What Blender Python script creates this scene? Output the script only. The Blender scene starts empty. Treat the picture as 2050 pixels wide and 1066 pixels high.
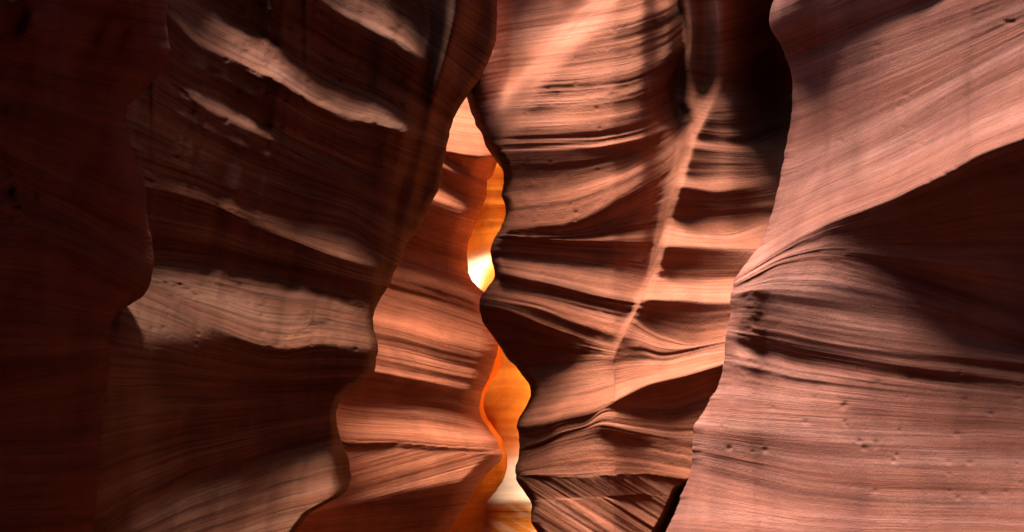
import bpy, math
import numpy as np

# ------------------------------------------------------------------ camera, world, sun, exposure
C = bpy.context.scene
PITCH = math.radians(20)
CAMZ = 1.7
FPX = 1609.0                      # focal length in pixels of a 2050 px wide frame
cd = bpy.data.cameras.new('camera'); cam = bpy.data.objects.new('camera', cd); C.collection.objects.link(cam)
cam.location = (0, 0, CAMZ); cam.rotation_euler = (math.radians(90) + PITCH, 0, 0)
cd.sensor_width = 36; cd.lens = 36 * FPX / 2050; cd.clip_start = 0.05; cd.clip_end = 500
C.camera = cam
LDIR = np.array([-0.16, -0.22, 0.96]); LDIR /= np.linalg.norm(LDIR)
SUN_EL = math.asin(LDIR[2]); SUN_AZ = math.atan2(LDIR[0], LDIR[1])
w = bpy.data.worlds.new('World'); C.world = w; w.use_nodes = True
nt = w.node_tree; sky = nt.nodes.new('ShaderNodeTexSky'); sky.sky_type = 'NISHITA'; sky.sun_disc = False
sky.sun_elevation = SUN_EL; sky.sun_rotation = SUN_AZ
nt.links.new(sky.outputs[0], nt.nodes['Background'].inputs[0]); nt.nodes['Background'].inputs[1].default_value = 0.05
sd = bpy.data.lights.new('sun', 'SUN'); sun = bpy.data.objects.new('sun', sd); C.collection.objects.link(sun)
sd.energy = 4.5; sd.angle = math.radians(24); sd.color = (1.0, 0.95, 0.91)
from mathutils import Vector
sun.rotation_euler = Vector(LDIR).to_track_quat('Z', 'Y').to_euler()
C.view_settings.view_transform = 'Standard'; C.view_settings.look = 'None'
C.view_settings.gamma = 1; C.view_settings.use_curve_mapping = False
C.view_settings.exposure = 2.5
C.cycles.max_bounces = 8; C.cycles.diffuse_bounces = 2; C.cycles.glossy_bounces = 2
C.cycles.use_denoising = True

# ------------------------------------------------------------------ noise and curves (numpy)
_tab = {}
def vnoise(u, v, seed=0):
    if seed not in _tab: _tab[seed] = np.random.RandomState(seed + 11).rand(256, 256).astype(np.float32) * 2 - 1
    T = _tab[seed]
    iu = np.floor(u).astype(np.int64); iv = np.floor(v).astype(np.int64)
    fu = (u - iu).astype(np.float32); fv = (v - iv).astype(np.float32)
    fu = fu * fu * (3 - 2 * fu); fv = fv * fv * (3 - 2 * fv)
    a = T[iu & 255, iv & 255]; b = T[(iu + 1) & 255, iv & 255]
    c = T[iu & 255, (iv + 1) & 255]; d = T[(iu + 1) & 255, (iv + 1) & 255]
    return (a * (1 - fu) + b * fu) * (1 - fv) + (c * (1 - fu) + d * fu) * fv
def fbm(u, v, n=4, seed=0):
    r = 0; a = 1
    for k in range(n): r = r + a * vnoise(u * 2 ** k, v * 2 ** k, seed + k); a *= .5
    return r
def blur1(a, sig, axis):
    if sig < 0.4: return a
    r = int(sig * 3 + 1); k = np.exp(-0.5 * (np.arange(-r, r + 1) / sig) ** 2); k /= k.sum()
    p = [(0, 0)] * a.ndim; p[axis] = (r, r); b = np.pad(a, p, mode='edge'); out = np.zeros_like(a)
    n = a.shape[axis]
    for i, q in enumerate(k):
        sl = [slice(None)] * a.ndim; sl[axis] = slice(i, i + n); out += q * b[tuple(sl)]
    return out
def curve(pts, t, smooth=6.0):
    """value of a polyline (t, value) at the evenly spaced t, extended straight past its ends, corners rounded"""
    p = np.array(sorted(pts), float)
    r = np.interp(t, p[:, 0], p[:, 1])
    if len(p) > 1:
        m0 = (p[1, 1] - p[0, 1]) / max(p[1, 0] - p[0, 0], 1e-6); m1 = (p[-1, 1] - p[-2, 1]) / max(p[-1, 0] - p[-2, 0], 1e-6)
        r = np.where(t < p[0, 0], p[0, 1] + m0 * (t - p[0, 0]), r); r = np.where(t > p[-1, 0], p[-1, 1] + m1 * (t - p[-1, 0]), r)
    return blur1(r, smooth, 0)
def sc(v, x):
    if isinstance(v, (int, float)): return np.full(x.shape, float(v))
    p = np.array(v, float); return blur1(np.interp(x, p[:, 0], p[:, 1]), 8, 0)

STEP = 2.0
Y0, Y1 = -24.0, 1092.0
ys = np.arange(Y0, Y1 + 1, STEP)

def lateral(xs, knots, smooth=10):
    """horizontal distance of the rock face from vertical guide lines: each knot is ([(x, y), ...], distance or [(y, distance), ...])"""
    cx = np.array([curve([(q[1], q[0]) for q in k[0]], ys, 10) for k in knots])
    cv = np.array([sc(k[1], ys) for k in knots])
    out = np.empty((len(ys), len(xs)))
    for j in range(len(ys)): out[j] = np.interp(xs, cx[:, j], cv[:, j])
    return blur1(blur1(out, smooth, 1), 4, 0)

GAIN = 1.2
def beds(xs, knots, base, yref, wob=2.5, seed=0, soft=2.0, damp=0.0, extra=None):
    """knots: (curve points, slope just above, slope just below, options). Slope > 0 undercuts, < 0 is a shelf facing up.
    Returns relief in metres, bedding coordinate (px) and bed index."""
    n = len(knots); X = xs; NX = len(xs)
    cy = np.array([curve(k[0], xs) for k in knots])
    for i in range(n):
        cy[i] += wob * blur1(fbm(xs / 130 + i * 7.3, np.full(NX, seed + i * .37), 3, 40 + seed), 5, 0)
    cy = blur1(np.maximum.accumulate(cy, axis=0), 3, 1)
    sa = np.array([sc(k[1], xs) for k in knots]); sb = np.array([sc(k[2], xs) for k in knots])
    tilt = [(k[3] if len(k) > 3 else {}).get('tilt') for k in knots]
    ease = [(k[3] if len(k) > 3 else {}).get('ease', 1.0) for k in knots]
    mean = cy.mean(axis=1)
    Yg = ys[:, None] + 0 * xs[None, :]
    G = np.empty_like(Yg); S = np.empty_like(Yg); K = np.zeros(Yg.shape, int)
    G[:] = sa[0][None]; S[:] = (Yg - cy[0][None]) + mean[0]; K[:] = 0
    for i in range(n):
        lo = cy[i][None]; hi = cy[i + 1][None] if i + 1 < n else lo + 400
        m = Yg >= lo
        t = np.clip((Yg - lo) / np.maximum(hi - lo, 4.0), 0, 1) ** ease[i]
        s2 = sa[i + 1][None] if i + 1 < n else sb[i][None]
        g = sb[i][None] * (1 - t) + s2 * t
        wt = np.clip((Yg - lo) / STEP + .5, 0, 1)
        G = G * (1 - wt) + g * wt; K = np.where(m, i + 1, K)
        if tilt[i] is not None: s = Yg - tilt[i] * xs[None, :] + 3000 + 977 * i
        else:
            d = (mean[i + 1] - mean[i]) if i + 1 < n else 400
            s = mean[i] + (Yg - lo) / np.maximum(hi - lo, 4.0) * d
        S = np.where(m, s, S)
    G = blur1(G, soft, 0) * GAIN
    a = (533 - ys) / FPX
    dz = base / (math.cos(PITCH) - math.sin(PITCH) * a[:, None]) ** 2 / FPX * STEP
    if damp: G = G - damp * blur1(G, 130, 0)
    if extra is not None: G = G + extra
    P = blur1(np.cumsum(G * dz, axis=0), 1.2, 1)
    j = int((yref - Y0) / STEP)
    P = P - P[j][None]
    return P, S, K

def strata(xs, S, amp=1.0, seed=0, base=4.0, low=1.0):
    """fine relief of the laminae, metres"""
    xg = xs[None, :] + 0 * S; m = base / FPX
    r = 0
    for p, a, L in ((90, .10 * low, 9), (44, .12, 12), (21, .17, 16), (10.5, .20, 22), (5.6, .15, 30)):
        n = vnoise(xg / (p * L) + 3.1 * p, S / p * 1.6 + .15 * vnoise(xg / 200, S / 50, seed + 9), seed + int(p))
        mod = np.clip(.55 + .8 * vnoise(xg / 260 + p, S / 70 + p, seed + 5), .05, 1.3)
        r = r + a * p * n * mod
    n = fbm(xg / 24, S / 13, 4, seed + 21)
    r = r + .5 * n * np.clip(vnoise(xg / 150, S / 60, seed + 31) + .2, 0, 1) * 2
    return -r * m * amp

def pits(xs, n, seed, box, rad=(4, 9), depth=.5, base=4.0):
    """small erosion pits scattered in box, metres"""
    R = np.random.RandomState(seed); out = np.zeros((len(ys), len(xs))); m = base / FPX
    for _ in range(n):
        x = R.uniform(box[0], box[2]); y = R.uniform(box[1], box[3]); r = R.uniform(*rad)
        i0, i1 = np.searchsorted(xs, [x - 3 * r, x + 3 * r]); j0, j1 = np.searchsorted(ys, [y - 2 * r, y + 2 * r])
        if i1 - i0 < 2 or j1 - j0 < 2: continue
        xx = (xs[None, i0:i1] - x) / (r * 1.3); yy = (ys[j0:j1, None] - y) / r
        out[j0:j1, i0:i1] += depth * r * m * np.exp(-(xx ** 2 + yy ** 2) * 1.4)
    return out

# ------------------------------------------------------------------ materials
def sandstone(name, cols, grain=1.0, dark=.34, streak=.15):
    """cols: three bed colours; grain: bump strength; streak: vertical varnish"""
    m = bpy.data.materials.new(name); m.use_nodes = True; t = m.node_tree; N = t.nodes; L = t.links
    b = N['Principled BSDF']; b.inputs['Roughness'].default_value = .88
    b.inputs['Specular IOR Level'].default_value = .06
    at = N.new('ShaderNodeUVMap'); at.uv_map = 'bedding'
    geo = N.new('ShaderNodeTexCoord')
    def mapping(src, sc_): q = N.new('ShaderNodeMapping'); q.inputs['Scale'].default_value = sc_; L.new(src, q.inputs[0]); return q.outputs[0]
    def noise(vec, s, det=4, rough=.6, dist=0):
        q = N.new('ShaderNodeTexNoise'); q.inputs['Scale'].default_value = s; q.inputs['Detail'].default_value = det
        q.inputs['Roughness'].default_value = rough; q.inputs['Distortion'].default_value = dist; L.new(vec, q.inputs['Vector']); return q.outputs['Fac']
    def ramp(fac, stops):
        q = N.new('ShaderNodeValToRGB'); e = q.color_ramp.elements
        e[0].position, e[0].color = stops[0][0], (*stops[0][1], 1); e[1].position, e[1].color = stops[-1][0], (*stops[-1][1], 1)
        for p, c in stops[1:-1]: k = e.new(p); k.color = (*c, 1)
        L.new(fac, q.inputs[0]); return q.outputs[0]
    def mix(kind, a, c, f):
        q = N.new('ShaderNodeMix'); q.data_type = 'RGBA'; q.blend_type = kind
        if isinstance(f, float): q.inputs[0].default_value = f
        else: L.new(f, q.inputs[0])
        for s, v in ((6, a), (7, c)):
            if isinstance(v, tuple): q.inputs[s].default_value = (*v, 1)
            else: L.new(v, q.inputs[s])
        return q.outputs[2]
    uv = at.outputs[0]; ob = geo.outputs['Object']
    base = ramp(noise(mapping(uv, (.6, 9, 1)), 1.0, 3, .5, .3), [(.32, cols[0]), (.5, cols[1]), (.68, cols[2])])
    lam = ramp(noise(mapping(uv, (1.6, 70, 1)), 1.0, 5, .65, .15), [(.36, (1 - dark,) * 3), (.52, (1, 1, 1)), (.7, (1.08, 1.06, 1.04))])
    c = mix('MULTIPLY', base, lam, 1.0)
    st = ramp(noise(mapping(uv, (5, .5, 1)), 1.0, 1.5, .5, 1.2), [(.25, (1 - streak, 1 - streak, 1 - streak)), (.6, (1, 1, 1))])
    c = mix('MULTIPLY', c, st, 1.0)
    bl = ramp(noise(ob, 2.2, 6, .62, .5), [(.35, (.8, .79, .8)), (.6, (1.08, 1.08, 1.06))])
    c = mix('MULTIPLY', c, bl, 1.0)
    gr = ramp(noise(ob, 260, 3, .7), [(.3, (.74, .74, .74)), (.7, (1.18, 1.18, 1.18))])
    c = mix('MULTIPLY', c, gr, .8)
    bt = N.new('ShaderNodeAttribute'); bt.attribute_name = 'sun_tint'
    c = mix('MIX', c, SUNLIT, bt.outputs['Fac'])  # mixes in painted sunlight where the mesh carries the attribute
    L.new(c, b.inputs['Base Color'])
    def bump(h, dist, st_, prev=None):
        q = N.new('ShaderNodeBump'); q.inputs['Distance'].default_value = dist; q.inputs['Strength'].default_value = st_
        L.new(h, q.inputs['Height'])
        if prev: L.new(prev, q.inputs['Normal'])
        return q.outputs[0]
    gm = N.new('ShaderNodeMapRange'); L.new(noise(mapping(uv, (1.3, 7, 1)), 1.0, 3, .6, .5), gm.inputs[0])
    gm.inputs[1].default_value = .38; gm.inputs[2].default_value = .66; gm.inputs[3].default_value = .05 * grain; gm.inputs[4].default_value = .8 * grain
    n1 = bump(noise(mapping(uv, (2.2, 80, 1)), 1.0, 6, .7, .1), .02, .8)
    L.new(gm.outputs[0], n1.node.inputs['Strength'])
    n2 = bump(noise(ob, 45, 8, .75), .010, .7 * grain, n1)
    n3 = bump(noise(ob, 260, 3, .75), .003, .8 * grain, n2)
    L.new(n3, b.inputs['Normal'])
    return m
PINK = ((.145, .046, .029), (.195, .070, .047), (.25, .103, .075))
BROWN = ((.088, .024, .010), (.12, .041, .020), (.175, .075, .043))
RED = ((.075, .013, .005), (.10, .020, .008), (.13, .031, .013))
CORAL = ((.26, .070, .028), (.33, .095, .042), (.40, .135, .068))
ROSE = ((.19, .056, .026), (.245, .078, .040), (.31, .112, .064))
GLOW = ((.74, .175, .010), (.78, .20, .013), (.82, .23, .02))  # orange bounced light put into the rock colour
SUNLIT = (.90, .66, .40)  # colour of overexposed sunlight painted on the far wall
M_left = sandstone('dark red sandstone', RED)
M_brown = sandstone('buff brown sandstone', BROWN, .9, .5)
M_pink = sandstone('pink sandstone', PINK, .8, .26)
M_mid = sandstone('rose sandstone', ROSE)
M_glow = sandstone('sandstone with painted orange glow', GLOW, .5, .06, .03)
M_coral = sandstone('coral sandstone', CORAL)

# ------------------------------------------------------------------ building a rock face
def thing(name, label, cat, group=None):
    o = bpy.data.objects.new(name, None); C.collection.objects.link(o); o['label'] = label; o['category'] = cat
    if group: o['group'] = group
    return o
def sample(F, xs, px, py):
    fx = np.clip((px - xs[0]) / STEP, 0, len(xs) - 1.001); fy = np.clip((py - Y0) / STEP, 0, len(ys) - 1.001)
    i = fx.astype(int); j = fy.astype(int); u = fx - i; v = fy - j
    return (F[j, i] * (1 - u) + F[j, i + 1] * u) * (1 - v) + (F[j + 1, i] * (1 - u) + F[j + 1, i + 1] * u) * v
def unproject(px, py, Y):
    a = (533 - py) / FPX; k = Y / (math.cos(PITCH) - a * math.sin(PITCH))
    return np.stack([k * (px - 1025) / FPX, Y, CAMZ + k * (math.sin(PITCH) + a * math.cos(PITCH))], -1)

def rock_face(root, xs, Yf, S, K, left, right, bands, mats, roll_l=None, roll_r=None, rim=3.0, out=(0, 1), lean=0.0,
              back_l=None, back_r=None, seed=0, step=STEP, jag=1.2, shade_hood=None, ytop=None, sun_tint=None):
    """Mesh of one rock wall. left/right: outline points (y, x) or a constant; bands: bed index -> (part name, label).
    roll_*: (width px, depth m) of the rounded edge; back_*: list of (dx, dy) metres going on behind the edge; rim: metres of
    wall above the top row; out: plateau direction."""
    rows = np.arange(Y0 if ytop is None else ytop, Y1 + 1, step); R = len(rows)
    def side(s):
        if isinstance(s, (int, float)): return np.full(R, float(s))
        r = curve(s, rows, 2.2)
        return r + jag * fbm(rows / 17 + seed, np.full(R, seed * 1.7), 3, 70 + seed) + jag * .9 * np.abs(fbm(rows / 6, np.full(R, seed * 2.7), 2, 71)) * np.clip(vnoise(rows / 45, np.full(R, seed * .7), 72) + .3, 0, 1) * 1.6
    xl, xr = side(left), side(right); n = int(max(np.max(xr - xl) / step, 8))
    u = np.linspace(0, 1, n + 1); px = xl[:, None] + u[None] * (xr - xl)[:, None]; py = rows[:, None] + 0 * px
    Y = sample(Yf, xs, px, py); s = sample(S, xs, px, py)
    for roll, e in ((roll_l, px - xl[:, None]), (roll_r, xr[:, None] - px)):
        if roll:
            q = np.clip(1 - e / roll[0], 0, 1); Y = Y + roll[1] * (1 - np.sqrt(1 - np.minimum(q, .995) ** 2))
    P = unproject(px, py, Y)
    UV = np.stack([px / 400.0, s / 400.0], -1)
    TINT = sample(sun_tint, xs, px, py) if sun_tint is not None else None
    kk = K[np.clip(((py - Y0) / STEP).round().astype(int), 0, len(ys) - 1), np.clip(((px - xs[0]) / STEP).round().astype(int), 0, len(xs) - 1)]
    def addcols(P, UV, kk, offs, leftside):
        e = P[:, 0] if leftside else P[:, -1]; c = []; cu = []
        eu = UV[:, 0] if leftside else UV[:, -1]; ek = kk[:, 0] if leftside else kk[:, -1]
        for i, (dx, dy) in enumerate(offs):
            q = e.copy(); q[:, 0] += dx + (e[:, 0] / e[:, 1] * dy if dy > 0 else 0); q[:, 1] += dy
            w_ = math.hypot(dx, dy) * .18
            q[:, 0] += w_ * fbm(rows / 120 + i, np.full(R, i * .9), 3, 80 + seed); c.append(q)
            cu.append(eu + np.array([math.hypot(dx, dy) * (-1 if leftside else 1), 0]))
        c = np.stack(c, 1); cu = np.stack(cu, 1); ck = np.repeat(ek[:, None], len(offs), 1)
        if leftside: return np.concatenate([c[:, ::-1], P], 1), np.concatenate([cu[:, ::-1], UV], 1), np.concatenate([ck, kk], 1)
        return np.concatenate([P, c], 1), np.concatenate([UV, cu], 1), np.concatenate([kk, ck], 1)
    if back_l: P, UV, kk = addcols(P, UV, kk, back_l, True)
    if back_r: P, UV, kk = addcols(P, UV, kk, back_r, False)
    top = []; tu = []; o2 = np.array([out[0], out[1], 0.0])
    nc = P.shape[1]; cc = np.arange(nc) / 40.0
    hs = [0.06, .15, .3, .5, .8, 1.1, 1.5, 2, 2.6, 3.3, 4, 5, 6, 7]
    for h in [h for h in hs if h < rim] + [rim]:
        q = P[0].copy(); q[:, 2] += h + 0.0; q += o2 * (lean * h + .07 * h * 1.0 * vnoise(cc, np.full(nc, h * 2.0), 90 + seed)[:, None] if h > .2 else lean * h)
        if shade_hood is not None: q[:, 1] -= shade_hood[2] * h * np.clip((np.pad(px[0], (len(back_l or []), len(back_r or [])), mode='edge') - shade_hood[0]) / shade_hood[1], 0, 1)  # unseen rock overhang added above the frame to shade the face below
        top.append(q); tu.append(UV[0] - np.array([0, h]))
    for d in (.4, 1.5, 4, 8):
        q = top[len([h for h in hs if h < rim])].copy() + o2 * d; q[:, 2] += .1 * d; top.append(q); tu.append(UV[0] - np.array([0, rim + d]))
    T = np.stack(top[::-1], 0); TU = np.stack(tu[::-1], 0)
    bot = []; bu = []
    for f in (.25, .6, 1.0):
        q = P[-1].copy(); q[:, 2] = q[:, 2] * (1 - f) + (-.3) * f; bot.append(q); bu.append(UV[-1] + np.array([0, f]))
    P = np.concatenate([T, P, np.stack(bot, 0)], 0); UV = np.concatenate([TU, UV, np.stack(bu, 0)], 0)
    kk = np.concatenate([np.repeat(kk[:1], len(top), 0), kk, np.repeat(kk[-1:], 3, 0)], 0)
    h_, w_ = P.shape[:2]
    # normals of the whole face, kept when it is divided into its beds
    gx = np.gradient(P, axis=1); gy = np.gradient(P, axis=0); nn = np.cross(gx, gy); nn = -nn / np.maximum(np.linalg.norm(nn, axis=-1, keepdims=True), 1e-9)
    if TINT is not None: TINT = np.pad(TINT, ((len(top), 3), (len(back_l or []), len(back_r or []))), mode='edge').ravel()
    V = P.reshape(-1, 3); NN = nn.reshape(-1, 3); UVf = UV.reshape(-1, 2)
    idx = np.arange(h_ * w_).reshape(h_, w_)
    F = np.stack([idx[:-1, :-1], idx[1:, :-1], idx[1:, 1:], idx[:-1, 1:]], -1).reshape(-1, 4)
    fk = kk[:-1, :-1].reshape(-1)
    done = {}
    groups = []
    for b in bands:                                   # b = (set of bed indices, part name, label, material or None)
        sel = F[np.isin(fk, list(b[0]))]
        if len(sel): groups.append((sel, b))
    for sel, b in groups:
        used, inv = np.unique(sel.reshape(-1), return_inverse=True)
        me = bpy.data.meshes.new(b[1]); nf = len(sel)
        me.vertices.add(len(used)); me.vertices.foreach_set('co', V[used].astype(np.float32).ravel())
        me.loops.add(nf * 4); me.loops.foreach_set('vertex_index', inv.astype(np.int32))
        me.polygons.add(nf); me.polygons.foreach_set('loop_start', np.arange(0, nf * 4, 4, dtype=np.int32))
        me.polygons.foreach_set('use_smooth', np.ones(nf, bool))
        uvl = me.uv_layers.new(name='bedding'); uvl.data.foreach_set('uv', UVf[used][inv].astype(np.float32).ravel())
        if TINT is not None: at_ = me.attributes.new('sun_tint', 'FLOAT', 'POINT'); at_.data.foreach_set('value', TINT[used].astype(np.float32))
        me.update(calc_edges=True); me.validate()
        me.normals_split_custom_set_from_vertices(NN[used].astype(np.float32).tolist())
        me.materials.append(b[3] if len(b) > 3 and b[3] else mats)
        o = bpy.data.objects.new(b[1], me); C.collection.objects.link(o)
        o.parent = root
        if b[2]: o['label'] = b[2]
    print(root.name, 'Y range', Y.min().round(2), Y.max().round(2), 'faces', len(F))

def grid(x0, x1): return np.arange(x0, x1 + 1, STEP)
L_ = lambda *v: list(v)

# ================================================================== near left wall (in deep shade)
xs = grid(-160, 420)
A_EDGE = [(-60, 330), (0, 335), (45, 332), (76, 337), (104, 342), (133, 312), (152, 287), (180, 265), (215, 254), (250, 252), (278, 258), (310, 269),
          (340, 281), (362, 290), (420, 292), (460, 299), (490, 305), (525, 308), (550, 304), (572, 292), (588, 270), (610, 240), (640, 224), (680, 215),
          (730, 222), (800, 212), (900, 208), (1000, 214), (1100, 225)]
base = lateral(xs, [([(-160, 0), (-160, 1000)], 1.15), ([(60, 0), (40, 1000)], 1.6), ([(200, 0), (140, 1000)], 2.0), ([(420, 0), (380, 1000)], 2.9)])
kn = [([(0, 130), (300, 190)], .5, .35),
      ([(-100, 250), (0, 330), (300, 480)], .5, .3),
      ([(-100, 300), (0, 365), (150, 430), (300, 520)], .1, -.3),
      ([(-100, 440), (0, 470), (60, 470), (180, 520), (300, 575)], -.4, .7),
      ([(-100, 600), (0, 600), (220, 640)], .5, .35),
      ([(-100, 790), (0, 775), (120, 755), (230, 720)], .25, .6),
      ([(-100, 900), (220, 880)], .5, .45)]
P, S, K = beds(xs, kn, base, 500, seed=1)
Yf = base + P + strata(xs, S, .6, 1, 2.0) + .035 * fbm((xs[None] + .5 * ys[:, None]) / 110, (ys[:, None] - .6 * xs[None]) / 170, 3, 17)
knob = fbm(xs[None] / 34 + 0 * Yf, ys[:, None] / 26 + 0 * Yf, 3, 3) * np.exp(-((xs[None] - 30) / 90) ** 2 - ((ys[:, None] - 410) / 55) ** 2)
Yf = Yf - .03 * knob
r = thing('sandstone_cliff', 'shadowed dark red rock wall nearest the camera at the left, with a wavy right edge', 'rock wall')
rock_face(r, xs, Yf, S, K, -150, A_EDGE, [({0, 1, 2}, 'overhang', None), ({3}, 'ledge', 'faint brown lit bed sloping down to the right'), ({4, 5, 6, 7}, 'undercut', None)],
          M_left, roll_r=(46, .22), rim=3, out=(-1, -.3), lean=.14, back_l=[(-.05, -.4), (-.1, -1.2), (0, -4.5)],  # unseen upper wall raised to narrow the sky
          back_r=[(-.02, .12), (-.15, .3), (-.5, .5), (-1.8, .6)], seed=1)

# ================================================================== left wall of lit ledges and dark undercuts
xs = grid(120, 1030)
B_EDGE = [(-60, 996), (0, 995), (40, 995), (76, 994), (111, 983), (147, 966), (177, 943), (197, 930), (213, 914), (243, 907), (263, 900), (284, 897), (304, 892),
          (321, 891), (329, 886), (354, 884), (377, 879), (405, 865), (435, 849), (456, 839), (471, 825), (496, 809), (516, 801), (532, 799), (540, 792), (546, 787),
          (564, 783), (587, 768), (612, 753), (637, 747), (663, 749), (690, 757), (703, 759), (716, 753), (744, 751), (756, 733), (769, 708), (784, 690), (804, 680),
          (825, 672), (855, 675), (880, 682), (901, 690), (926, 700), (940, 701), (956, 703), (968, 700), (984, 695), (999, 672), (1015, 642), (1027, 619), (1048, 603),
          (1066, 591), (1100, 570)]
B_FIN = [(848, -60), (850, 0), (858, 60), (856, 110), (838, 180), (836, 245), (822, 300), (803, 370), (788, 430), (776, 500), (765, 560), (752, 620), (760, 700), (748, 750), (690, 800), (680, 900), (690, 1000), (640, 1060)]
fin0 = [(x - 14, y) for x, y in B_FIN]
base = lateral(xs, [([(120, 0), (120, 1000)], [(540, 3.1), (680, 2.15)]), ([(215, 0), (215, 1000)], [(540, 3.25), (680, 2.38), (1000, 2.45)]), ([(320, 0), (320, 1000)], [(540, 3.5), (680, 3.05), (1000, 3.1)]), ([(620, 0), (560, 1000)], 4.2),
                    (fin0, [(0, 4.75), (400, 4.7), (600, 4.6), (700, 4.5), (1000, 4.35)]),
                    ([(x + 16, y) for x, y in B_FIN], [(0, 5.15), (400, 5.05), (560, 4.85), (640, 4.62), (1000, 4.4)]),
                    ([(918, -40), (925, 15), (900, 91), (880, 152), (868, 190), (849, 250), (838, 300), (826, 354), (812, 420), (795, 486), (785, 560), (800, 700), (800, 1000)], [(0, 4.78), (400, 4.8), (600, 4.8)]),
                    ([(960, -40), (960, 15), (935, 91), (915, 152), (890, 220), (872, 300), (852, 354), (836, 420), (812, 486), (805, 560), (820, 700), (820, 1000)], [(0, 5.45), (300, 5.25), (600, 5.0)]),
                    ([(1030, 0), (1000, 1000)], 5.5)], 5)
D1 = .34 
kn = [([(330, -150), (640, -90), (850, 40)], .4, .3),
      ([(330, -60), (560, -60), (640, -14), (687, 14), (763, 40), (824, 82), (856, 116)], [(400, .3), (640, -.2), (700, -.5), (860, -.3)], [(400, .5), (700, -.1), (860, -.6)]),
      ([(330, -40), (560, -50), (647, -2), (687, 30), (763, 66), (804, 90), (856, 128)], [(400, .3), (640, -.5), (860, -.9)], D1),
      ([(330, -20), (385, 0), (456, 40), (520, 70), (576, 108), (667, 160), (763, 200), (829, 240)], D1, [(330, -.6), (840, -.5)]),
      ([(330, 14), (338, 25), (385, 76), (430, 101), (520, 147), (551, 157), (627, 203), (703, 235), (778, 253), (837, 272)], -1.0, [(330, .3), (480, .2), (560, .45), (840, .55)]),
      ([(330, 150), (365, 172), (440, 200), (520, 246), (576, 281), (652, 314), (743, 354), (800, 380)], D1, [(345, .3), (380, -.8), (740, -1.1), (755, .2)]),
      ([(330, 158), (365, 180), (385, 195), (520, 268), (551, 279), (627, 320), (703, 350), (748, 370), (800, 395)], [(345, .3), (385, -1.2), (738, -2.0), (752, .2)], .22),
      ([(299, 350), (420, 385), (520, 430), (601, 452), (703, 462), (763, 500)], .2, [(300, .2), (500, -.1), (600, -.4), (780, -.4)]),
      ([(299, 378), (420, 410), (520, 455), (551, 468), (652, 506), (728, 527), (775, 540)], [(300, .1), (500, -.2), (600, -1.0), (780, -1.1)], [(300, .4), (560, .35), (800, .35)]),
      ([(309, 522), (430, 535), (520, 548), (601, 560), (743, 598)], .36, -.4, {'ease': .6}),
      ([(283, 589), (354, 622), (405, 647), (520, 690), (576, 700), (616, 690), (677, 690), (758, 702)], [(250, -.8), (500, -.75), (760, -.6)], .5),
      ([(250, 760), (450, 770), (700, 770)], .26, .2),
      ([(210, 1060), (253, 1030), (329, 995), (380, 965), (456, 935), (520, 915), (576, 897), (652, 880), (700, 878)], .16, -.45, {'ease': .7}),
      ([(200, 1200), (700, 1060)], [(200, -.8), (400, -.9), (700, -.8)], -.6)]
P, S, K = beds(xs, kn, base, 420, seed=2, wob=4, damp=.2)
flu = .012 * vnoise(xs[None] / 34 + .18 * ys[:, None] / 34, ys[:, None] / 420 + 0 * xs[None], 61) + .006 * vnoise(xs[None] / 13 + .15 * ys[:, None] / 13, ys[:, None] / 300 + 0 * xs[None], 62)
fx = np.array([curve([(q[1], q[0]) for q in B_FIN], ys, 6)])[0][:, None]
msk = 1 / (1 + np.exp(-(xs[None] - fx + 4) / 5))
Pfin, _, _ = beds(xs, [([(700, 0), (1000, 0)], .3, .3), ([(700, 300), (1000, 300)], .3, .15), ([(700, 600), (1000, 600)], .2, .1)], base, 420, seed=3)
rough = fbm(xs[None] / 30 + 0 * P, S / 11, 4, 8) * np.clip(vnoise(xs[None] / 90 + 0 * P, S / 45, 12) + .35, 0, 1)
lit = blur1(blur1(np.isin(K, (2, 4, 6, 8, 10, 13, 14)).astype(float), 3, 0), 3, 1)
Yf = base + flu + P * (1 - msk) + Pfin * msk + strata(xs, S, 1.0, 2, 4.2) * (.35 + .65 * lit) * (1 - .75 * msk) * np.interp(ys, [0, 800, 880, 1092], [1, 1, .4, .4])[:, None] - .024 * rough * (.15 + .85 * lit) * (1 - msk) * (ys[:, None] < 840)
Yf += pits(xs, 130, 4, (330, 0, 830, 330), (2, 7), .7) + pits(xs, 50, 14, (300, 540, 740, 700), (2, 6), .6)
K = np.where(msk > .5, 99, K)
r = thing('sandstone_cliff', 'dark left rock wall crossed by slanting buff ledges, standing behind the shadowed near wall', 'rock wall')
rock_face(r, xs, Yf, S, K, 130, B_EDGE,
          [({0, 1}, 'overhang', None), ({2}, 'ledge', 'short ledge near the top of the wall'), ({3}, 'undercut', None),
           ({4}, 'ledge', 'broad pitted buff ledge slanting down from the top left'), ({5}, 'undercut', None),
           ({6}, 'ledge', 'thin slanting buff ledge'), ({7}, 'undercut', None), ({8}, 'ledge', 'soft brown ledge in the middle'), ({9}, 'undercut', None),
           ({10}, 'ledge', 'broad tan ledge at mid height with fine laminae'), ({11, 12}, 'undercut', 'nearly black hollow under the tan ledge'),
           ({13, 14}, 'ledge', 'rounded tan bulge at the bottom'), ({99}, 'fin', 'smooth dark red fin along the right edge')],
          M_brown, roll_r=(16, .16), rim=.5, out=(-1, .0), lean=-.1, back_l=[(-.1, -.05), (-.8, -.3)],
          back_r=[(-.03, .1), (-.15, .35), (-.6, .7), (-2.5, .9)], seed=2)

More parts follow.
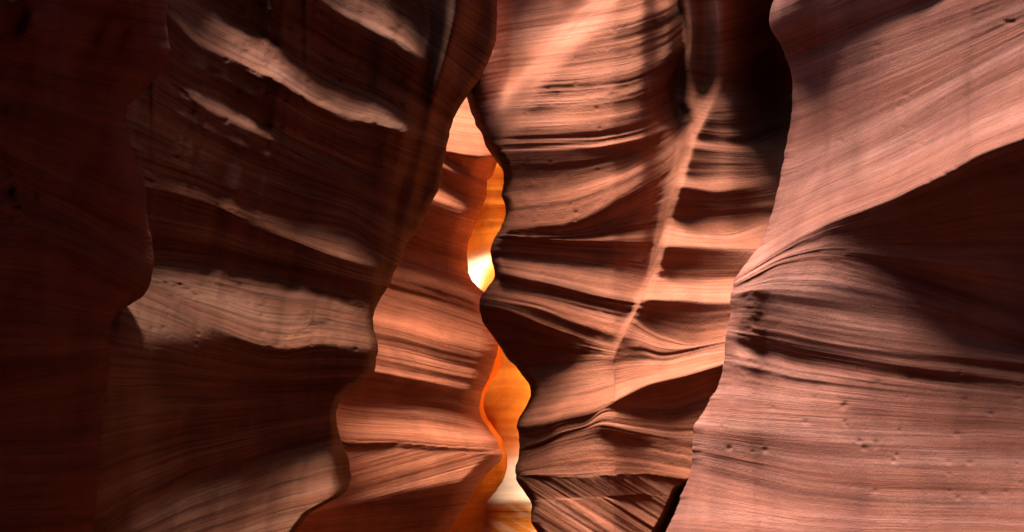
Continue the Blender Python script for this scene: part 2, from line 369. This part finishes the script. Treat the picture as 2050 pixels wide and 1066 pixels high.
# ================================================================== back left wall seen past the left wall
xs = grid(560, 1030)
C_EDGE = [(-60, 1002), (200, 1002), (314, 1001), (322, 985), (345, 976), (390, 975), (415, 966), (440, 951), (471, 938), (499, 934), (532, 936), (545, 937), (564, 946), (577, 958), (590, 975),
          (640, 1000), (690, 998), (708, 994), (730, 988), (754, 981), (784, 965), (810, 959), (835, 962), (860, 981), (880, 994), (901, 999), (910, 1006), (918, 1005), (930, 990), (945, 975), (966, 958), (985, 945),
          (1007, 935), (1030, 920), (1066, 900), (1100, 880)]
base = lateral(xs, [([(560, 0), (560, 1000)], 6.1), ([(760, 0), (760, 1000)], 6.9), ([(900, 0), (900, 1000)], 7.45), ([(1030, 0), (1030, 1000)], 8.1)])
kn = [([(700, 100), (1000, 100)], -.1, -.5),
      ([(880, 303), (895, 304), (930, 312), (991, 318), (1010, 340)], -1.0, .9),
      ([(860, 312), (895, 322), (940, 350), (990, 372)], .5, -.6),
      ([(860, 322), (885, 332), (940, 358), (990, 380)], -1.1, .4),
      ([(840, 352), (880, 366), (920, 392), (960, 402)], .3, -.5),
      ([(820, 380), (865, 400), (900, 412), (930, 422), (980, 432)], -.9, .3),
      ([(780, 496), (801, 500), (854, 518), (950, 545)], .35, -.2),
      ([(740, 530), (789, 554), (854, 573), (900, 590), (956, 610)], [(780, -.55), (960, -.35)], [(780, .1), (850, .3), (960, .4)]),
      ([(740, 560), (789, 580), (854, 596), (956, 630)], .0, -.25),
      ([(740, 644), (748, 648), (804, 658), (880, 683), (996, 711)], -.7, [(740, -.1), (900, .1), (1000, .2)]),
      ([(740, 745), (753, 749), (829, 764), (905, 777), (961, 787), (1000, 795)], [(740, -.5), (960, -.3)], .4),
      ([(670, 795), (682, 802), (829, 815), (956, 835)], .25, -.5),
      ([(670, 880), (687, 883), (804, 888), (895, 896), (1001, 901)], -.6, [(680, .5), (900, .3), (1000, 0)], {'tilt': -.28}),
      ([(670, 890), (687, 893), (804, 898), (895, 903), (1001, 906)], .3, -.3, {'tilt': -.28}),
      ([(560, 1050), (606, 1037), (703, 1012), (804, 987), (930, 962), (986, 934), (1006, 916)], -.5, .8, {'tilt': -.1}),
      ([(560, 1130), (900, 1050)], .6, .5)]
P, S, K = beds(xs, kn, base, 640, seed=4, wob=2.5, damp=.3)
Yf = base + P + strata(xs, S, .55, 4, 7.0)
r = thing('sandstone_cliff', 'red rock wall with stepped pink ledges between dark left wall and central buttress', 'rock wall')
rock_face(r, xs, Yf, S, K, 570, C_EDGE,
          [({0, 1}, 'ledge', 'brightly lit pale pink slope at the top'), ({2}, 'undercut', None), ({3}, 'ledge', None), ({4}, 'undercut', None), ({5}, 'ledge', None),
           ({6}, 'undercut', 'smooth dark red hollow'), ({7}, 'ledge', None), ({8, 9}, 'bed', None), ({10}, 'bed', None), ({11}, 'undercut', None), ({12}, 'ledge', 'bright pink ledge'),
           ({13, 14}, 'bed', 'pink bed with slanting laminae'), ({15, 16}, 'undercut', 'dark maroon hollow at the bottom')],
          M_coral, roll_r=(40, .4), rim=.3, ytop=120, out=(-1, 0), lean=0, back_l=[(-.4, 0), (-2.5, 0)],
          back_r=[(-.02, .2), (-.1, .5), (-.5, .8), (-2, .9)], seed=4)

# ================================================================== central buttress and the recess to its right
xs = grid(900, 1640)
D_EDGE = [(-60, 930), (0, 930), (150, 932), (197, 934), (215, 940), (228, 950), (238, 949), (253, 961), (268, 965), (283, 968), (295, 982), (304, 989), (324, 1001), (336, 1004), (349, 1008), (375, 1008), (392, 1003), (405, 1010),
          (425, 1014), (440, 1010), (461, 1000), (478, 989), (501, 981), (516, 982), (535, 989), (556, 990), (563, 984), (572, 977), (594, 961), (617, 958), (648, 968), (673, 986), (703, 1006),
          (723, 1020), (731, 1030), (749, 1043), (772, 1061), (787, 1063), (810, 1056), (840, 1038), (855, 1032), (862, 1037), (875, 1039), (911, 1039), (930, 1034), (941, 1031), (961, 1033), (987, 1051), (1012, 1066), (1030, 1063), (1048, 1062), (1066, 1076), (1100, 1100)]
PIL = [(1362, 0), (1372, 30), (1377, 76), (1372, 106), (1354, 147), (1339, 165), (1329, 187), (1316, 233)]
RID = [(1450, 120), (1425, 178), (1400, 232), (1372, 292), (1355, 360), (1335, 430), (1320, 490), (1300, 570), (1280, 610), (1255, 660), (1225, 720)]
WHT = [(1215, -40), (1200, -10), (1150, 60), (1090, 120), (1030, 185), (1008, 240), (1000, 330)]
off = lambda L, d: [(x + d, y) for x, y in L]
# buttress (left of the ridge)
bL = lateral(xs, [([(900, 0), (900, 1000)], [(0, 6.1), (200, 6.1), (400, 5.95), (1066, 5.5)]),
                  ([(960, -40), (960, 60), (950, 200), (960, 400), (960, 1100)], [(0, 5.95), (300, 5.85), (500, 5.6), (1066, 5.4)]),
                  (WHT + [(1020, 500), (1060, 900)], [(0, 5.30), (300, 5.45), (500, 5.4), (1066, 5.25)]),
                  ([(1300, -40), (1240, 120), (1130, 250), (1130, 500), (1160, 900)], [(0, 5.14), (300, 5.2), (500, 5.2), (1066, 5.1)]),
                  (off(PIL, -30) + [(1290, 300), (1270, 500), (1230, 700), (1260, 1000)], [(0, 4.88), (200, 5.05), (500, 5.06), (1066, 5.05)]),
                  (off(PIL, -2) + [(1340, 300), (1325, 400), (1310, 520), (1270, 700), (1300, 1000)], [(0, 4.94), (200, 5.1), (500, 5.05), (1066, 5.05)]),
                  (off(PIL, 10) + [(1362, 300), (1345, 400), (1325, 520), (1290, 700), (1330, 1000)], [(0, 5.6), (160, 5.5), (235, 5.3), (300, 5.1), (500, 5.05), (1066, 5.05)]),
                  ([(1640, 0), (1640, 1000)], [(0, 6.6), (235, 6.0), (500, 5.3), (1066, 5.0)])], 9)
kL = [([(960, -60), (1400, -160)], .0, .0),
      ([(960, 175), (1010, 165), (1150, 160), (1260, 145), (1340, 110), (1380, 70)], [(960, .15), (1100, .0), (1380, -.1)], [(960, .15), (1380, .0)]),
      ([(960, 310), (1010, 305), (1200, 300), (1300, 280), (1400, 235)], .0, .2),
      ([(960, 380), (1100, 370), (1250, 330), (1340, 290), (1400, 220)], [(960, .3), (1250, 0), (1400, -.1)], [(960, .1), (1300, -.2)]),
      ([(940, 470), (1000, 468), (1076, 458), (1142, 451), (1197, 430), (1233, 405), (1283, 375), (1329, 349), (1360, 320)], [(960, -.15), (1200, -.2)], [(960, .15), (1140, .75), (1300, .5), (1350, 0)]),
      ([(940, 478), (985, 475), (1101, 483), (1202, 488), (1324, 491)], [(960, -.1), (1200, -.35), (1330, -.4)], [(960, .5), (1150, .45), (1330, .15)]),
      ([(940, 520), (1000, 515), (1150, 530), (1300, 560)], .15, -.1),
      ([(940, 530), (1000, 541), (1101, 566), (1177, 587), (1278, 604), (1400, 600)], [(960, -.55), (1280, -.45)], [(960, .85), (1180, .55), (1280, .4)]),
      ([(940, 570), (1000, 575), (1101, 592), (1177, 606), (1278, 624)], .2, -.1),
      ([(940, 592), (1000, 602), (1076, 617), (1152, 647), (1228, 673), (1300, 690)], -.55, .75),
      ([(940, 612), (1000, 617), (1101, 658), (1202, 693), (1240, 702), (1300, 712)], -.35, [(960, .9), (1100, .8), (1200, .5), (1260, .0)]),
      ([(940, 740), (1000, 755), (1100, 735), (1200, 725), (1300, 722)], [(960, .6), (1120, .5), (1220, .1)], [(960, .35), (1200, -.1)]),
      ([(1000, 860), (1035, 855), (1101, 845), (1127, 838), (1187, 827), (1223, 810), (1263, 789), (1304, 769), (1380, 756), (1446, 734), (1520, 715)], [(1000, -.45), (1300, -1.0), (1446, -1.4)], [(1035, .9), (1446, 1.0)]),
      ([(1000, 900), (1040, 897), (1101, 880), (1111, 862), (1187, 846), (1197, 820), (1283, 817), (1354, 817), (1425, 789), (1480, 785)], .45, [(1035, .2), (1200, -.35), (1400, -.25)]),
      ([(1000, 925), (1040, 905), (1110, 880), (1187, 860), (1192, 852), (1260, 868), (1329, 888), (1400, 900)], [(1000, 0), (1190, -.35), (1400, .0)], [(1040, .15), (1185, .2), (1200, .8), (1290, .55), (1340, .1)]),
      ([(1000, 955), (1040, 935), (1110, 905), (1200, 890), (1260, 900), (1329, 915), (1400, 925)], .05, -.05),
      ([(1000, 954), (1033, 956), (1152, 957), (1253, 950), (1304, 951), (1400, 970)], -.25, [(1000, .3), (1250, .22), (1330, .1)], {'tilt': .62}),
      ([(1000, 1010), (1100, 1000), (1300, 990), (1400, 1000)], .05, .0, {'tilt': .62})]
def near(L, x_, w_): return np.exp(-((xs[None] - curve([(q[1], q[0]) for q in L], ys, 6)[:, None]) / w_) ** 2) * x_[:, None]
EX = -near(RID, np.interp(ys, [150, 200, 300, 560, 640, 720], [0, 1.7, 1.9, 1.6, .7, 0]), 11)
EXL = EX - near(WHT, np.interp(ys, [0, 150, 230, 300], [3.4, 3.0, 1.2, 0]), 28)
wx_ = curve([(q[1], q[0]) for q in WHT], ys, 6)[:, None]
EXL = EXL - .1 / (1 + np.exp((xs[None] - wx_ + 30) / 12)) * np.clip((215 - ys[:, None]) / 60, 0, 1)
PL, SL, KL = beds(xs, kL, bL, 700, seed=5, wob=2.5, damp=.4, extra=EXL)
# recess (right of the ridge)
bR = lateral(xs, [([(1200, 0), (1200, 1000)], [(0, 6.15), (170, 5.95), (240, 5.6), (330, 5.35), (500, 5.2), (700, 5.05), (1066, 5.05)]),
                  ([(1420, 0), (1435, 180), (1420, 300), (1400, 500), (1400, 1066)], [(0, 6.1), (170, 5.95), (240, 5.7), (330, 5.5), (520, 5.3), (700, 5.0), (1066, 5.0)]),
                  ([(1500, 0), (1500, 1000)], [(0, 5.95), (170, 5.85), (240, 5.62), (330, 5.4), (520, 5.2), (700, 4.9), (1066, 4.75)]),
                  ([(1640, 0), (1640, 1000)], [(0, 5.3), (200, 5.25), (330, 5.1), (520, 4.9), (700, 4.65), (1066, 4.6)])], 8)
kR = [([(1300, 0), (1600, -60)], .7, .7),
      ([(1300, 160), (1420, 190), (1500, 180), (1600, 130)], .7, .7),
      ([(1300, 278), (1365, 281), (1440, 288), (1500, 290), (1560, 268), (1600, 250)], [(1360, .6), (1480, .5), (1540, .2)], -1.0),
      ([(1300, 292), (1365, 294), (1440, 302), (1500, 304), (1560, 296)], -1.2, [(1360, .7), (1480, .6), (1560, .1)]),
      ([(1300, 350), (1400, 356), (1500, 356), (1560, 345)], .25, .0),
      ([(1300, 372), (1355, 373), (1440, 386), (1500, 378), (1560, 362)], [(1360, -1.4), (1480, -.8), (1560, -1.0)], [(1360, .65), (1470, .55), (1550, .0)]),
      ([(1300, 440), (1440, 440), (1560, 430)], .35, .0),
      ([(1300, 440), (1380, 466), (1460, 470), (1560, 430)], -.2, -.4),
      ([(1300, 490), (1330, 492), (1400, 498), (1510, 498), (1560, 494)], [(1320, -1.7), (1420, -1.0), (1520, -1.5)], [(1320, .7), (1440, .6), (1540, .1)]),
      ([(1300, 556), (1400, 560), (1500, 555)], .4, -.4),
      ([(1270, 602), (1289, 602), (1354, 602), (1463, 603), (1560, 600)], -1.2, [(1280, .7), (1320, .9), (1470, .75)], {'ease': 1.2}),
      ([(1270, 640), (1310, 668), (1380, 690), (1463, 672), (1560, 660)], .05, -.15),
      ([(1200, 712), (1245, 704), (1290, 702), (1320, 716), (1400, 700), (1460, 690)], -.35, [(1235, -.2), (1260, .55), (1300, .3), (1325, -.3)]),
      ([(1200, 735), (1245, 728), (1290, 724), (1330, 728), (1400, 710), (1460, 700)], -.1, -.9),
      kL[12], kL[13], kL[14], kL[15], kL[16], kL[17]]
PR, SR, KR = beds(xs, kR, bR, 700, seed=6, wob=4.5, damp=.15, extra=EX)

rx = curve([(q[1], q[0]) for q in RID], ys, 6); rx = np.where(ys < 175, rx + 0, rx)
px_ = curve([(q[1], q[0]) for q in PIL], ys, 3)
top_ = np.clip((ys - 175) / 70, 0, 1)
mx = px_ * (1 - top_) + rx * top_; mx = np.where(ys > 720, 1230, mx); mx = blur1(mx, 5, 0)
wd = np.interp(ys, [0, 160, 230, 600, 700, 760], [3, 3, 5, 6, 20, 60])
m = 1 / (1 + np.exp(-(xs[None] - mx[:, None]) / wd[:, None]))
ridge = np.exp(-np.abs(xs[None] - mx[:, None]) / 26) * np.interp(ys, [150, 200, 320, 600, 720, 760], [0, .06, .13, .10, .05, 0])[:, None]
Yf = bL * (1 - m) + bR * m + PL * (1 - m) + PR * m - ridge
SS = np.where(m > .5, SR + 40, SL)
Yf += strata(xs, SL, 1.1, 5, 5.4) * (1 - m) + strata(xs, SR, .7, 6, 5.4) * m
# crevice at the lower right
cx = curve([(900, 1420), (961, 1377), (974, 1349), (1032, 1324), (1066, 1304), (1100, 1290)], ys, 3)[:, None]
q = np.clip((xs[None] - cx) / 22, 0, 1); Yf += .55 * q * q * (3 - 2 * q) * np.clip((ys[:, None] - 955) / 18, 0, 1)
Yf += pits(xs, 60, 6, (1000, 40, 1380, 560), (3, 5), .5)
K = np.where(m > .5, KR + 50, KL)
K = np.where((K >= 65), K - 50 - 2, K)                       # the lowest beds run through
r = thing('rock_buttress', 'central pink rock buttress with wavy fine layers and a bright ridge beside the gap', 'rock buttress')
rock_face(r, xs, Yf, SS, K, D_EDGE, 1620,
          [({0, 1}, 'pillar_head', 'bulging layered rose pillar at the top'), ({2, 3}, 'bed', None), ({4}, 'bed', None), ({5}, 'bed', None), ({6, 7}, 'ledge', None), ({8, 9}, 'ledge', None), ({10}, 'ledge', None),
           ({11}, 'undercut', 'dark brown hollow beside the glowing gap'), ({12}, 'shelf', 'broad bright sloping shelf'), ({13}, 'undercut', None), ({14, 15}, 'bed', None), ({16}, 'bed', None), ({17, 18}, 'base', 'bottom bed with steep slanting laminae'),
           ({50, 51, 52}, 'recess', 'dark brown recess at the top right'), ({53}, 'ledge', None), ({54, 55}, 'niche', None), ({56, 57, 58}, 'niche', None), ({59, 60}, 'niche', None),
           ({61}, 'niche', 'deep oval dark niche'), ({62, 63, 64}, 'shelf', 'pale shelf with a small dark pocket')],
          M_mid, roll_l=(20, .22), rim=1.5, out=(1, .25), lean=0.0, shade_hood=(1365, 50, 2.8), back_l=[(.03, .1), (.15, .4), (.6, .8), (2.0, 1.1)],
          back_r=[(.3, -.1), (2.5, 0)], seed=5)

# ================================================================== right wall
xs = grid(1290, 2300)
E_EDGE = [(-60, 1556), (0, 1549), (35, 1539), (61, 1543), (86, 1561), (109, 1571), (137, 1582), (172, 1587), (223, 1585), (273, 1578), (324, 1568), (385, 1556), (435, 1543), (486, 1525), (506, 1510),
          (526, 1494), (554, 1473), (582, 1463), (605, 1462), (622, 1465), (645, 1459), (668, 1453), (713, 1451), (744, 1446), (779, 1435), (792, 1424), (830, 1405), (855, 1387), (891, 1386), (931, 1385), (961, 1377), (992, 1362), (1032, 1349), (1066, 1332), (1100, 1315)]
base = lateral(xs, [([(1290, 0), (1290, 1000)], 4.75), ([(x - 10, y) for y, x in E_EDGE[1:-1]], [(0, 4.4), (500, 4.4), (1066, 4.6)]),
                    ([(x + 34, y) for y, x in E_EDGE[1:-1]], [(0, 4.05), (500, 4.15), (1066, 4.35)]),
                    ([(1800, 0), (1800, 1000)], [(0, 3.25), (500, 3.3), (1066, 3.3)]), ([(2050, 0), (2050, 1000)], [(0, 2.6), (500, 2.7), (1066, 2.6)]), ([(2300, 0), (2300, 1000)], 2.1)], 8)
kn = [([(1540, 0), (2050, -260)], .8, .8),
      ([(1540, 128), (1576, 120), (1642, 91), (1728, 61), (1804, 30), (1880, 0), (2050, -70)], .8, -.05),
      ([(1540, 150), (1600, 140), (1700, 100), (1880, 40), (2050, -20)], .2, .2),
      ([(1540, 330), (1600, 320), (1750, 250), (1900, 170), (2050, 90)], .08, .0),
      ([(1480, 551), (1551, 505), (1601, 474), (1667, 441), (1728, 420), (1804, 388), (1880, 352), (1956, 309), (2006, 291), (2050, 276), (2300, 190)], [(1500, -.5), (1650, -1.1), (2050, -1.1)], [(1500, .15), (1600, .6), (1700, .95), (2300, 1.0)]),
      ([(1480, 570), (1560, 530), (1650, 520), (1750, 545), (1900, 600), (2050, 650)], [(1500, .3), (1700, .7), (2050, .8)], [(1500, .3), (1700, .45), (2050, .5)]),
      ([(1450, 600), (1500, 588), (1700, 620), (1900, 650), (2050, 690)], .3, .3),
      ([(1450, 650), (1500, 660), (1601, 680), (1702, 700), (1804, 712), (1930, 725), (2050, 735)], .3, [(1450, .3), (1600, .55), (2050, .6)]),
      ([(1450, 685), (1500, 693), (1601, 722), (1702, 739), (1804, 754), (1930, 769), (2050, 784)], [(1450, .4), (1600, .75), (1900, .75), (2050, .4)], .05),
      ([(1380, 830), (1500, 840), (1800, 850), (2050, 860)], .15, .12),
      ([(1380, 930), (1500, 956), (1601, 982), (1728, 997), (2050, 1004)], .02, .3),
      ([(1380, 950), (1500, 972), (1601, 998), (1728, 1012), (2050, 1020)], .1, -.02),
      ([(1380, 1100), (2050, 1110)], -.12, -.1)]
P, S, K = beds(xs, kn, base, 520, seed=7, wob=2.5, damp=.4)
amp = np.interp(ys, [0, 480, 560, 760, 800, 1092], [.4, .45, 1.6, 1.5, .25, .35])[:, None]
Yf = base + P + strata(xs, S, 1.0, 7, 3.3) * amp
Yf += pits(xs, 42, 8, (1420, 740, 2050, 1000), (3, 7), .55, 3.0) + pits(xs, 25, 9, (1600, 30, 2050, 400), (3, 7), .5, 3.0)
r = thing('sandstone_cliff', 'pinkish right rock wall with a broad bright diagonal band above a dark undercut', 'rock wall')
rock_face(r, xs, Yf, S, K, E_EDGE, 2220,
          [({0, 1}, 'overhang', 'brown overhanging cap at the top'), ({2, 3}, 'bed', None), ({4}, 'band', 'bright pink diagonal band'), ({5}, 'undercut', 'deep dark undercut below the bright band'),
           ({6, 7, 8}, 'layered_bed', 'thin dark and light laminae sloping down to the right'), ({9, 10, 11}, 'bed', 'smooth pitted pink face'), ({12, 13}, 'base', None)],
          M_pink, roll_l=(26, .2), rim=5.0, out=(1, .1), lean=.0, back_l=[(.03, .1), (.12, .35), (.4, .8), (1.2, 1.4)],  # unseen upper wall raised to cut sky light on the left walls
          back_r=[(.05, -.4), (.1, -1.2), (0, -5)], seed=7)

# ================================================================== glowing far chamber behind the gap
xs = grid(820, 1180)
def far_wall(label, parts, kn, base, left, right, mat, seed, sun_tint=None, extra=None, **kw):
    P, S, K = beds(xs, kn, base, 500, seed=seed, wob=2, damp=.3, extra=extra)
    Yf = base + P + strata(xs, S, .5, seed, 10.0)
    r = thing('sandstone_cliff', label, 'rock wall')
    rock_face(r, xs, Yf, S, K, left, right, parts, mat, seed=seed, step=4.0, sun_tint=sun_tint, **kw)
base = lateral(xs, [([(820, 0), (820, 1000)], 10.6), ([(960, 0), (970, 500), (1000, 1000)], 11.0), ([(1010, 0), (1000, 500), (1050, 1000)], 10.7), ([(1180, 0), (1180, 1000)], 10.2)])
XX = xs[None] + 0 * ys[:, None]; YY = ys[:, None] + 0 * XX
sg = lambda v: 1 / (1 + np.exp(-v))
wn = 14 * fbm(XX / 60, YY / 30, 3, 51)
sun_mask = sg((YY - (522 - .25 * (XX - 940)) + wn * .4) / 6) * sg((XX * -1 + 968 - .45 * (YY - 560) + wn * .6) / 4) * sg((620 - YY) / 8)
sun_mask = sun_mask + sg((YY - 916 + .15 * (XX - 1020) + wn * .5) / 12) * sg((1004 - YY - .12 * (XX - 1030) + wn * .8) / 8) + .55 * sg((YY - 1010) / 8) * np.clip(fbm(XX / 40, (YY - .5 * XX) / 9, 3, 52) + .2, 0, 1)
sun_mask = np.clip(sun_mask, 0, 1)  # where sunlit hot spots are painted into the far wall colour
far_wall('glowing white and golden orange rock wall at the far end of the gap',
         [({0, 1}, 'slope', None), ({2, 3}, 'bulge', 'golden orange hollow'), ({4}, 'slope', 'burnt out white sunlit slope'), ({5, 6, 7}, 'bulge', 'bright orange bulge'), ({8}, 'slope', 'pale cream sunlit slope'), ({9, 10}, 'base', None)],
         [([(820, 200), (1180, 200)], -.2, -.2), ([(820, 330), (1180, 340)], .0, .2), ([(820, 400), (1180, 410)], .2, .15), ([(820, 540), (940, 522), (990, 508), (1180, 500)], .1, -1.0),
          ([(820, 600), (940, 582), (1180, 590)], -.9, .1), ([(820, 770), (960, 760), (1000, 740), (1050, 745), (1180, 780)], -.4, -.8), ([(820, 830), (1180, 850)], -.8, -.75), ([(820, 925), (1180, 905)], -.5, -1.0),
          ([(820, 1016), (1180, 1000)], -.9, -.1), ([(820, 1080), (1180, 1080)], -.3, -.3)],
         base, 830, 1170, M_glow, 10, sun_tint=sun_mask, rim=1.0, out=(0, 1), back_l=[(-1, -.5), (-3, -2)], back_r=[(1, -.5), (3, -2)])
# orange mass low in the gap, nearer than the far wall
LOW_R = [(-60, 900), (560, 905), (640, 985), (700, 1002), (730, 1004), (752, 992), (785, 972), (810, 965), (835, 972), (858, 990), (880, 1006), (916, 1016), (940, 1018), (971, 1018), (985, 1008), (1002, 1001), (1032, 988), (1066, 986), (1100, 984)]
base = lateral(xs, [([(820, 0), (820, 1000)], 8.6), ([(960, 0), (960, 1000)], 8.9), ([(1100, 0), (1100, 1000)], 9.5)])
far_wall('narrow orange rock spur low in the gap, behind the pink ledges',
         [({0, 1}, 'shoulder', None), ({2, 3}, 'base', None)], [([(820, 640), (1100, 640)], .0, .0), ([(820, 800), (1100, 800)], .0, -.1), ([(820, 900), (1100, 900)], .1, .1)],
         base, 830, LOW_R, M_glow, 11, ytop=560, rim=.3, out=(-1, 0), back_l=[(-.4, 0)], back_r=[(-.1, .3), (-.4, .9), (-1.2, 1.2)], roll_r=(14, .3))
UP_R = [(-60, 1010), (250, 1030), (330, 1012), (400, 1016), (420, 1020), (445, 1015), (500, 1006), (530, 1000), (545, 990), (600, 988)]

# ================================================================== ground and the canyon behind the camera
def sheet(name, verts, faces, mat):
    me = bpy.data.meshes.new(name); me.from_pydata(verts, [], faces); me.update(); me.polygons.foreach_set('use_smooth', [True] * len(faces))
    uvl = me.uv_layers.new(name='bedding')
    for l in me.loops: c = me.vertices[l.vertex_index].co; uvl.data[l.index].uv = (c.x + c.y, c.z + .3 * c.y)
    me.materials.append(mat); o = bpy.data.objects.new(name, me); C.collection.objects.link(o); return o
gx = np.linspace(-9, 9, 60); gy = np.linspace(-6, 16, 70)
v = [(x, y, .06 * float(fbm(np.array([x * .8]), np.array([y * .8]), 3, 33)[0])) for y in gy for x in gx]
f = [(j * 60 + i, j * 60 + i + 1, (j + 1) * 60 + i + 1, (j + 1) * 60 + i) for j in range(69) for i in range(59)]
g = sheet('ground', v, f, M_brown); g['kind'] = 'structure'
# unseen wall behind the camera, leaned forward to block sun and sky
bx = np.linspace(-3.5, 4.5, 60); bz = np.linspace(-.3, 6.5, 60)
v = [(x, -2.6 + .35 * float(fbm(np.array([x * .7]), np.array([z * 1.3]), 4, 35)[0]) + 3.0 * (max(z, 0) / 6.5) ** 1.4, z) for z in bz for x in bx]
f = [(j * 60 + i, j * 60 + i + 1, (j + 1) * 60 + i + 1, (j + 1) * 60 + i) for j in range(59) for i in range(59)]
v += [(x, -6, 7.2) for x in bx]; f += [(59 * 60 + i, 59 * 60 + i + 1, 60 * 60 + i + 1, 60 * 60 + i) for i in range(59)]
o = sheet('sandstone_cliff', v, f, M_left); o['label'] = 'unseen rock wall behind the camera, leaned forward to block sun and sky'; o['category'] = 'rock wall'
